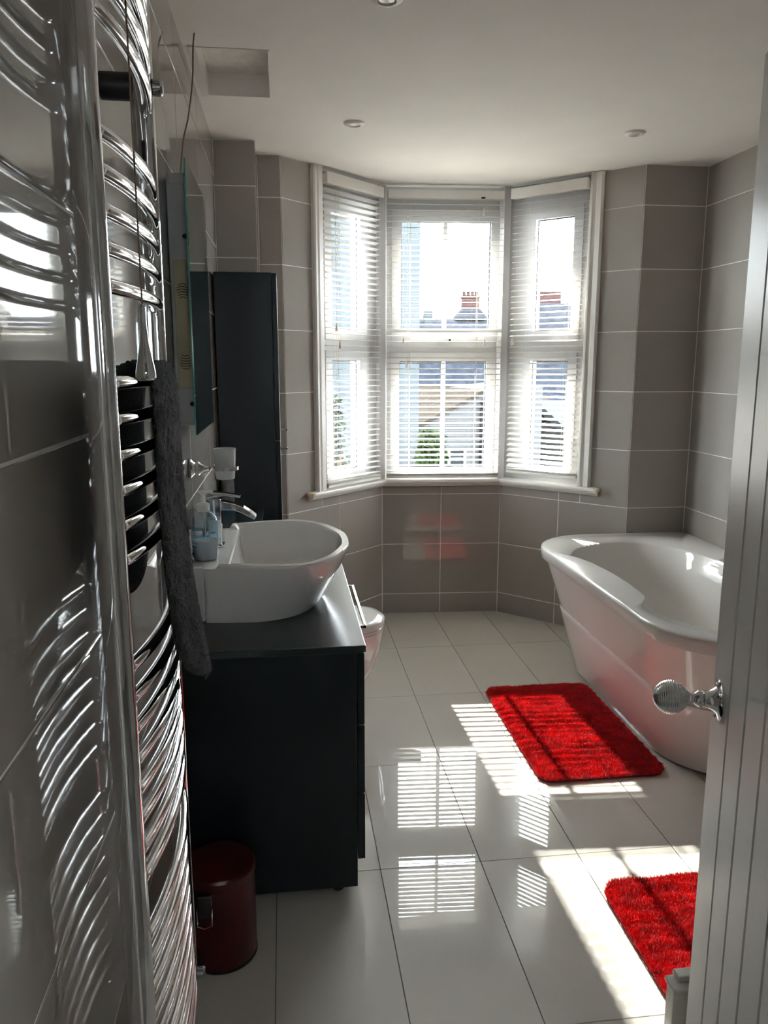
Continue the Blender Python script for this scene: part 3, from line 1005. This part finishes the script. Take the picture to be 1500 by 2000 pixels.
# ------------------------------------------------------------------ mirror with housing, dangling cable
mir = thing('wall_mirror', 'tinted frameless mirror on a slim grey wall housing', 'mirror')
MB().box(XL + 0.0005, -0.228, 2.12, 2.40, 1.296, 1.905).build('housing', M_MIRHOUS, mir, bevel=0.003)
MB().box(-0.272, -0.229, 2.1165, 2.1195, 1.892, 1.920).build('cable_cover', M_MIRHOUS, mir, bevel=0.001)
MB().box(-0.270, -0.2285, 2.1155, 2.1198, 1.392, 1.715).build('side_panel', M_CREAM, mir, bevel=0.001)
for zc, fl in ((1.635, 1), (1.462, -1)):
    for k in range(6):
        b = MB()
        wd = (0.0105, 0.0135, 0.0145, 0.0135, 0.0115, 0.0085)[k if fl > 0 else 5 - k]
        zz = zc + 0.016 - k * 0.0065
        up, lo = [], []
        for i in range(9):
            t = -1 + i / 4
            arc = fl * 0.0035 * (1 - t * t)
            up.append((-0.2495 + t * wd, 2.1150, zz + arc + 0.0009))
            lo.append((-0.2495 + t * wd, 2.1150, zz + arc - 0.0009))
        ring0 = up + lo[::-1]
        b.loft([ring0, [(x, y + 0.0012, z) for x, y, z in ring0]])
        b.build('vent_slot', M_HOLE, mir)
for zz in (1.770, 1.352):
    MB().lathe([(0.0062, 0), (0.0062, 0.003)], 14, (-0.238, 2.1205, zz), (0, -1, 0)).build('screw_hole', M_HOLE, mir)
g = MB().box(-0.2195, -0.2165, 1.985, 2.462, 1.280, 1.925).build('mirror_backing', M_GEDGE, mir)
MB().box(-0.2163, -0.2150, 1.987, 2.460, 1.282, 1.923).build('mirror_glass', M_MIRROR, mir)
for dy in (2.13, 2.38):
    MB().box(-0.228, -0.2195, dy - 0.02, dy + 0.02, 1.30, 1.88).build('mirror_spacer', M_MIRHOUS, mir)
MB().tube(crom([(-0.246, 2.150, 1.921), (-0.243, 2.22, 2.02), (-0.236, 2.30, 2.10), (-0.228, 2.38, 2.22), (-0.232, 2.47, 2.33), (-0.235, 2.56, 2.402)], 6, False), 0.0021, 6).build('mirror_cable', M_BROWNC)
tag(bpy.data.objects['mirror_cable'], 'thin brown cable running from the ceiling to the mirror housing', 'cable')

# ------------------------------------------------------------------ chrome towel rail
RX, RY0, RY1 = -0.216, 0.985, 1.412
rail = thing('towel_rail', 'tall chrome heated towel rail with bowed bars on the left wall', 'towel rail')
for y in (RY0, RY1):
    sec = rrect(RX - 0.016, RX + 0.018, y - 0.014, y + 0.014, (0.005, 0.013, 0.013, 0.005), 5)
    MB().prism(sec, 0.20, 2.05).build('upright', M_CHROME, rail, auto=50)
arc = [(RX + 0.004 + 0.0235 * (1 - (2 * t - 1) ** 2), RY0 + (RY1 - RY0) * t, 0) for t in [k / 18 for k in range(19)]]
bar_me = None
bars = [1.854 + 0.0435 * k for k in range(4)] + [1.547 + 0.0435 * k for k in range(5)] + [1.432 - 0.0445 * k for k in range(6)] + [1.066 - 0.0435 * k for k in range(8)] + [0.668 - 0.0435 * k for k in range(9)]
for z in bars:
    if bar_me is None:
        o = MB().tube(arc, 0.0092, 14).build('bar', M_CHROME, rail, smooth=True)
        bar_me = o.data
    else:
        o = link('bar', bar_me, parent=rail)
    o.location.z = z
for y in (RY0, RY1):
    for z in (1.893, 0.26):
        br = MB().lathe([(0.021, 0.0), (0.021, 0.048), (0.018, 0.052)], 20, (XL, y, z), (1, 0, 0)).build('wall_bracket', M_BLACKP, rail, auto=40)
        MB().lathe([(0.013, 0.0), (0.013, 0.012), (0.010, 0.015)], 16, (RX + 0.0182, y, z), (1, 0, 0)).build('bracket_cap', M_CHROMED, br, auto=40)
vb = MB().tube([(RX, RY1, 0.20), (RX, RY1, 0.06)], 0.011, 12).tube([(RX, RY1, 0.07), (XL, RY1, 0.07)], 0.010, 12)
vb.build('valve', M_CHROMED, rail, auto=40)

# towel over the rail
def towel():
    # x is measured from the bowed bar's centre line
    path = [(-0.036, 1.125), (-0.036, 1.20), (-0.035, 1.29), (-0.032, 1.37), (-0.026, 1.420), (-0.015, 1.447), (0.0, 1.4535), (0.013, 1.447), (0.0185, 1.42),
            (0.0185, 1.36), (0.018, 1.28), (0.019, 1.21), (0.021, 1.15), (0.024, 1.10), (0.026, 1.06), (0.027, 1.03)]
    P = crom(path, 10, False)
    n = len(P)
    W = 60
    th = 0.010
    grid = np.zeros((W + 1, 2, n, 3))
    for j in range(W + 1):
        v = j / W
        for i, (x, z) in enumerate(P):
            s_ = i / (n - 1)
            front = max(0, (s_ - 0.52) / 0.48)
            back = max(0, (0.40 - s_) / 0.40)
            y0 = 1.095 + 0.01 * front ** 2
            y1 = 1.368 - 0.02 * front ** 1.5 - 0.03 * back
            if back > 0:
                y0 = 1.095 - 0.065 * min(1, back * 3)
            y = y0 + (y1 - y0) * v
            wob = 0.004 * math.sin(v * 9 + 2.0 * s_) * front + 0.0025 * math.sin(v * 17 + s_ * 6) * front
            flare = front ** 2 * 0.026 * v + front * 0.003
            zz = z + 0.008 * math.sin(v * 9 + 0.6) * front ** 4 - 0.125 * front * v
            if back > 0:
                zz += 0.04 * back * (2 * v - 1) ** 2 * (1 if back > 0.5 else back)
            a, c = P[max(i - 1, 0)], P[min(i + 1, n - 1)]
            t = Vector((c[0] - a[0], c[1] - a[1])).normalized()
            nx, nz = -t.y, t.x            # away from the bars
            edge = math.sqrt(max(0.02, 1 - (2 * v - 1) ** 10)) * math.sqrt(max(0.05, 1 - (2 * s_ - 1) ** 60))
            bx_ = RX + 0.004 + 0.0235 * (1 - ((min(max(y, RY0), RY1) - RY0) / (RY1 - RY0) * 2 - 1) ** 2) + x + (wob + flare if front else 0)
            ko = th * edge * (1 + 0.5 * front)
            rnd = rng.normal(0, 0.0009)
            grid[j, 0, i] = (bx_ + nx * (ko * 0.6 + rnd), y + rng.normal(0, 0.0006), zz + nz * (ko * 0.6 + rnd) + rng.normal(0, 0.0006))
            grid[j, 1, i] = (bx_ - nx * ko * 0.35, y + rng.normal(0, 0.0006), zz - nz * ko * 0.35)
    V = grid.reshape(-1, 3)
    idx = lambda j, k, i: (j * 2 + k) * n + i
    Fq = []
    for j in range(W):
        for i in range(n - 1):
            Fq.append((idx(j, 0, i), idx(j, 0, i + 1), idx(j + 1, 0, i + 1), idx(j + 1, 0, i)))
            Fq.append((idx(j, 1, i), idx(j + 1, 1, i), idx(j + 1, 1, i + 1), idx(j, 1, i + 1)))
        for i in (0, n - 1):
            Fq.append((idx(j, 0, i), idx(j + 1, 0, i), idx(j + 1, 1, i), idx(j, 1, i)))
    for j in (0, W):
        for i in range(n - 1):
            Fq.append((idx(j, 0, i), idx(j, 0, i + 1), idx(j, 1, i + 1), idx(j, 1, i)))
    o = MB().add(V, Fq).build('towel', M_TOWEL, None, smooth=True)
    tag(o, 'charcoal terry towel hung over the chrome towel rail', 'towel')


towel()

# light pull cord
PX, PY = -0.1535, 0.925
pull = thing('light_pull', 'chrome teardrop light pull hanging on a thin brown cord', 'light pull')
MB().tube([(PX, PY, ZC), (PX, PY, 1.515)], 0.0011, 6).build('cord', M_BROWNC, pull)
MB().lathe([(0.0022, 0.084), (0.0034, 0.080), (0.0036, 0.062), (0.0052, 0.042), (0.0088, 0.022), (0.0112, 0.010), (0.0112, 0.004), (0.0085, 0.0005), (0.003, 0.0)], 20, (PX, PY, 1.436)).build('pull_weight', M_CHROME, pull, smooth=True)
MB().lathe([(0.04, 0.0), (0.04, -0.012), (0.03, -0.022), (0.012, -0.026)], 24, (PX, PY, ZC)).build('ceiling_switch', M_PLASTW, pull, auto=40)

# ------------------------------------------------------------------ pedal bin
BX, BY, BR_ = -0.185, 1.79, 0.0865
bn = thing('pedal_bin', 'dark red round pedal bin beside the vanity unit', 'bin')
MB().lathe([(BR_ - 0.004, 0.003), (BR_ - 0.001, 0.008), (BR_ - 0.001, 0.218)], 48, (BX, BY, 0)).build('bin_body', M_BIN, bn, auto=40)
MB().lathe([(BR_ - 0.003, 0.2185), (BR_ + 0.0005, 0.220), (BR_ + 0.001, 0.241), (BR_ - 0.003, 0.248), (BR_ - 0.03, 0.2535), (0.02, 0.256)], 48, (BX, BY, 0)).build('lid', M_BIN, bn, auto=30)
MB().lathe([(BR_, 0.0), (BR_, 0.005)], 48, (BX, BY, 0)).build('base_ring', M_BLACKP, bn, auto=40)
MB().box(BX - 0.045, BX - 0.012, BY - BR_ - 0.012, BY - BR_ + 0.004, 0.165, 0.222).build('hinge_cover', M_BLACKP, bn, bevel=0.003)
hp = [(BX - 0.046, BY - BR_ - 0.004, 0.19), (BX - 0.046, BY - BR_ - 0.016, 0.186), (BX - 0.046, BY - BR_ - 0.018, 0.15), (BX - 0.03, BY - BR_ - 0.018, 0.143), (BX - 0.012, BY - BR_ - 0.018, 0.15), (BX - 0.012, BY - BR_ - 0.016, 0.186), (BX - 0.012, BY - BR_ - 0.004, 0.19)]
MB().tube(hp, 0.0018, 8).build('carry_handle', M_CHROMED, bn, smooth=True)

# ------------------------------------------------------------------ open door
D0 = Vector((0.724, 1.20, 0))
DA = Vector((-0.29, -0.957, 0)).normalized()      # free edge -> hinge
DN = Vector((-0.957, 0.29, 0)).normalized()       # towards the visible face
door = root_struct('door_1', 'white boarded door standing open on the right')
dm = Matrix((DA, DN, Vector((0, 0, 1)))).transposed().to_4x4()
dm.translation = D0 - DN * 0.0
door.matrix_world = dm
DTOP = 1.908
us = [0.0, 0.103] + [0.103 + 0.0868 * k for k in range(1, 8)]
us = [u for u in us if u < 0.72] + [0.762]
for a, c in zip(us, us[1:]):
    e = 0.0035
    g0 = 0.0 if a == 0 else 0.0012
    b = MB()
    prof = [(a + g0, -0.040), (c - 0.0012, -0.040), (c - 0.0012, -e), (c - 0.0012 - e, 0.0), (a + g0 + (e if a else 0.001), 0.0), (a + g0, -e if a else -0.001)]
    b.prism(prof, 0.008, DTOP)
    b.build('board', M_DOOR, door)
MB().box(0.0015, 0.76, -0.030, -0.012, 0.009, DTOP - 0.002).build('door_core', M_DOOR, door)
KU, KZ = 0.052, 0.905
knob = MB().lathe([(0.034, 0.0), (0.034, 0.003), (0.031, 0.005), (0.022, 0.007), (0.017, 0.013), (0.0145, 0.020), (0.014, 0.027)], 36, (KU, 0.0005, KZ), (0, 1, 0)).build('knob_rose', M_CHROME, door, auto=35)
prof = [(0.0135, 0.0275), (0.0135, 0.036), (0.0095, 0.040), (0.0085, 0.046), (0.011, 0.050), (0.0125, 0.052)]
n = 110
for k in range(n + 1):
    a = math.pi * (0.14 + 0.86 * k / n)
    rr = 0.0285 * math.sin(a) + 0.00035 * math.cos(k * 2 * math.pi / 5) * min(1, (n - k) / 12)
    prof.append((max(rr, 0.0008), 0.0795 - 0.0285 * math.cos(a)))
MB().lathe(prof, 40, (KU, 0.0005, KZ), (0, 1, 0)).build('knob', M_CHROME, knob, smooth=True)
for s_ in (-1, 1):
    MB().lathe([(0.004, 0.0), (0.004, 0.002), (0.002, 0.003)], 10, (KU, 0.006, KZ + s_ * 0.027), (0, 1, 0)).build('screw', M_CHROMED, knob)

# white moulded board standing behind the door edge
mbx = thing('moulded_board', 'low white moulded board standing on the floor behind the door edge', 'board')
MB().box(0.797, 1.10, 1.385, 1.405, 0.0, 0.138).build('backboard', M_TRIM, mbx)
MB().box(0.795, 0.825, 1.372, 1.3845, 0.0, 0.138).build('stile', M_TRIM, mbx, bevel=0.002)
MB().box(0.827, 1.10, 1.378, 1.3845, 0.108, 0.138).build('rail', M_TRIM, mbx, bevel=0.002)
MB().box(0.790, 1.11, 1.360, 1.408, 0.1385, 0.152).build('nosing', M_TRIM, mbx, bevel=0.005, seg=3)
MB().box(0.808, 1.11, 1.380, 1.408, 0.1525, 0.166).build('cap', M_TRIM, mbx, bevel=0.004, seg=3)

# ------------------------------------------------------------------ downlights
for (x, y, lab) in ((0.303, 3.364, 'recessed white ceiling downlight nearest the tall cabinet'), (1.473, 3.353, 'recessed white ceiling downlight above the bathtub'),
                    (0.292, 2.262, 'recessed white ceiling downlight above the vanity, cut by the picture top')):
    dl = thing('downlight', lab, 'downlight', 'recessed ceiling downlights')
    MB().lathe([(0.043, 0.0), (0.043, -0.004), (0.038, -0.009), (0.026, -0.011), (0.022, -0.006), (0.0215, 0.0)], 32, (x, y, ZC)).build('bezel', M_PLASTW, dl, auto=40)
    MB().lathe([(0.021, -0.0055), (0.021, -0.007), (0.012, -0.0085)], 24, (x, y, ZC)).build('lamp', M_LAMP, dl, auto=40)

# ------------------------------------------------------------------ outdoors
struct(tag(MB().box(-40, 60, 4.9, 120, -3.2, -3.0).build('ground_outside', M_GROUND)))


def slope_roof(b, x0, x1, y0, z0, y1, z1, th=0.15):
    b.add([(x0, y0, z0), (x1, y0, z0), (x1, y1, z1), (x0, y1, z1), (x0, y0, z0 - th), (x1, y0, z0 - th), (x1, y1, z1 - th), (x0, y1, z1 - th)],
          [(0, 1, 2, 3), (7, 6, 5, 4), (0, 4, 5, 1), (1, 5, 6, 2), (2, 6, 7, 3), (3, 7, 4, 0)])


# neighbour's pale wall filling the left of the view
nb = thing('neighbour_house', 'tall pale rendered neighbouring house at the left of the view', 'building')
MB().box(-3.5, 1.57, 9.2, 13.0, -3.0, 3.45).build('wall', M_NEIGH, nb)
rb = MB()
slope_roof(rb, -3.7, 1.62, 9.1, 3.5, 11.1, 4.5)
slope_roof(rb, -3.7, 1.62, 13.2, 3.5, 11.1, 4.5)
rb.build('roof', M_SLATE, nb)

# white gabled outbuilding
gb = thing('gabled_house', 'white gabled house with tan roof and dark drainpipe outside', 'building')
GY = 13.5
b = MB()
gp = [(2.35, -3.0), (4.5, -3.0), (4.5, 1.05), (3.35, 0.90), (2.35, 0.38)]
b.add([(x, GY, z) for x, z in gp] + [(x, GY + 4, z) for x, z in gp], [(0, 1, 2, 3, 4), (9, 8, 7, 6, 5)] + [(i, 5 + i, 5 + (i + 1) % 5, (i + 1) % 5) for i in range(5)])
b.build('wall', M_WHITEW, gb)
b = MB()
b.add([(2.25, GY - 0.06, 0.40), (3.45, GY - 0.06, 1.02), (3.1, GY + 4.0, 0.98), (1.9, GY + 4.0, 0.55), (2.25, GY - 0.06, 0.33), (3.45, GY - 0.06, 0.95), (3.1, GY + 4.0, 0.9), (1.9, GY + 4.0, 0.48)],
      [(0, 1, 2, 3), (7, 6, 5, 4), (0, 4, 5, 1), (1, 5, 6, 2), (2, 6, 7, 3), (3, 7, 4, 0)])
b.build('roof', M_TANROOF, gb)
MB().tube([(3.42, GY - 0.08, 0.85), (3.42, GY - 0.08, -3.0)], 0.05, 10).build('drainpipe', M_PIPE, gb)
MB().box(2.36, 2.40, GY - 0.12, GY, -0.6, 0.10).build('corner_board', M_TRIM, gb)
wn = MB().box(2.55, 3.12, GY - 0.02, GY - 0.005, -0.65, -0.02).build('window', M_WINFAR, gb)
wb = MB()
for k in range(3):
    x = 2.55 + 0.285 * k
    wb.box(x - 0.02, x + 0.02, GY - 0.05, GY - 0.02, -0.65, -0.02)
for k in range(5):
    z = -0.65 + 0.1575 * k
    wb.box(2.55, 3.12, GY - 0.045, GY - 0.02, z - 0.012, z + 0.012)
wb.build('window_bars', M_TRIM, wn)

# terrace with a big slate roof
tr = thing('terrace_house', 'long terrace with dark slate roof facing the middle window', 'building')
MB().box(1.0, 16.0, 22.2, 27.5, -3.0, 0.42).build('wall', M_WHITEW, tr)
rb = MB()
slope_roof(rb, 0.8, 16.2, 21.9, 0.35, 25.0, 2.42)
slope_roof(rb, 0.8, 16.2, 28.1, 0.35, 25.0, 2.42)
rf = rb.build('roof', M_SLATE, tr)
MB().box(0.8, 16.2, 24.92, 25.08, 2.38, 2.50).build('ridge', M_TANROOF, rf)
MB().box(0.8, 16.2, 21.75, 21.9, 0.22, 0.36).build('gutter', M_PIPE, tr)
# rear lean-to with a tan roof under the terrace
b = MB()
slope_roof(b, 4.3, 7.2, 18.0, 0.25, 21.7, 0.55)
b.build('lean_to_roof', M_TANROOF, tr)
MB().box(4.4, 7.1, 18.2, 21.6, -3.0, 0.10).build('lean_to_wall', M_WHITEW, tr)

# farther roofs with the red chimney
fr_ = thing('far_terrace', 'farther slate roofed terrace carrying a red brick chimney', 'building')
MB().box(4.0, 22.0, 42.0, 50.0, -3.0, 2.6).build('wall', M_BRICK, fr_)
rb = MB()
slope_roof(rb, 3.5, 22.5, 41.5, 2.5, 46.0, 4.05)
slope_roof(rb, 3.5, 22.5, 50.5, 2.5, 46.0, 4.05)
rb.build('roof', M_SLATEF, fr_)
chx = 10.75
cb = MB()
cb.loft([[(chx - 0.95, 45.2, 4.0), (chx + 0.95, 45.2, 4.0), (chx + 0.95, 46.4, 4.0), (chx - 0.95, 46.4, 4.0)], [(chx - 0.5, 45.4, 4.55), (chx + 0.5, 45.4, 4.55), (chx + 0.5, 46.2, 4.55), (chx - 0.5, 46.2, 4.55)]])
cb.build('chimney_base', M_SLATEF, fr_)
ch = MB().box(chx - 0.45, chx + 0.45, 45.45, 46.15, 4.5, 5.15).box(chx - 0.5, chx + 0.5, 45.4, 46.2, 5.15, 5.3).build('chimney', M_BRICK, fr_)
for k in range(4):
    MB().lathe([(0.10, 0), (0.09, 0.25), (0.11, 0.28)], 10, (chx - 0.36 + 0.24 * k, 45.8, 5.3)).build('chimney_pot', M_BRICK, ch)
MB().box(7.9, 8.35, 44.6, 45.2, 3.3, 4.35).build('chimney_stub', M_NEIGH, fr_)
MB().loft([[(6.3, 44.5, 4.0), (7.4, 44.5, 4.0), (7.4, 46, 4.0), (6.3, 46, 4.0)], [(6.75, 45.1, 4.42), (6.95, 45.1, 4.42), (6.95, 45.4, 4.42), (6.75, 45.4, 4.42)]]).build('dormer', M_SLATEF, fr_)

# house seen through the right window
rh = thing('hipped_house', 'slate hipped roof house seen through the right window', 'building')
HX, HY = 9.1, 26.0
MB().box(9.9, 14.2, 32.0, 36.4, -3.0, 2.2).build('wall', M_WHITEW, rh)
b = MB()
b.loft([[(9.8, 31.7, 2.15), (14.3, 31.7, 2.15), (14.3, 36.7, 2.15), (9.8, 36.7, 2.15)], [(10.8, 33.3, 3.98), (12.9, 33.3, 3.98), (12.9, 35.1, 3.98), (10.8, 35.1, 3.98)]])
hr = b.build('roof', M_SLATEF, rh)
MB().box(10.95, 11.9, 33.7, 34.6, 3.9, 4.5).build('chimney', M_BRICK, rh)
# pale building low in the right window
lw = thing('white_outbuilding', 'low white building with shallow roof beneath the right window', 'building')
MB().box(5.0, 8.6, 13.2, 17.0, -3.0, 0.25).build('wall', M_WHITEW, lw)
b = MB()
slope_roof(b, 4.9, 8.8, 13.0, 0.25, 15.1, 0.75)
slope_roof(b, 4.9, 8.8, 17.2, 0.25, 15.1, 0.75)
b.build('roof', M_NEIGH, lw)
wn = MB().box(5.5, 6.4, 13.17, 13.19, -0.75, -0.1).build('window', M_WINFAR, lw)
MB().box(5.92, 5.98, 13.14, 13.17, -0.75, -0.1).build('window_bar', M_TRIM, wn)


def shrub(name, label, base, hgt, spread, n, material, leaf=0.05, seed=0):
    r2 = np.random.default_rng(seed)
    root = thing(name, label, 'shrub')
    sb = MB()
    for k in range(7):
        a = r2.uniform(0, 6.28)
        d = r2.uniform(0.1, 0.8) * spread
        p = [(base[0], base[1], base[2]), (base[0] + d * 0.5 * math.cos(a), base[1] + d * 0.5 * math.sin(a), base[2] + hgt * 0.5), (base[0] + d * math.cos(a), base[1] + d * math.sin(a), base[2] + hgt * r2.uniform(0.75, 0.98))]
        sb.tube(p, [0.03, 0.018, 0.008], 6)
    sb.build('stem', M_STEM, root)
    V, Fc = [], []
    for k in range(n):
        h = r2.uniform(0.25, 1.0) ** 0.8
        rad = spread * math.sqrt(r2.uniform(0, 1)) * (1.05 - 0.75 * h ** 2)
        a = r2.uniform(0, 6.28)
        c = Vector((base[0] + rad * math.cos(a), base[1] + rad * math.sin(a), base[2] + h * hgt))
        u = Vector(r2.normal(0, 1, 3)).normalized()
        v = u.cross(Vector(r2.normal(0, 1, 3))).normalized()
        L = leaf * r2.uniform(0.6, 1.3)
        o = len(V)
        V += [c - u * L, c + v * L * 0.35, c + u * L, c - v * L * 0.35]
        Fc.append((o, o + 1, o + 2, o + 3))
    MB().add(V, Fc).build('foliage', material, root)['kind'] = 'stuff'


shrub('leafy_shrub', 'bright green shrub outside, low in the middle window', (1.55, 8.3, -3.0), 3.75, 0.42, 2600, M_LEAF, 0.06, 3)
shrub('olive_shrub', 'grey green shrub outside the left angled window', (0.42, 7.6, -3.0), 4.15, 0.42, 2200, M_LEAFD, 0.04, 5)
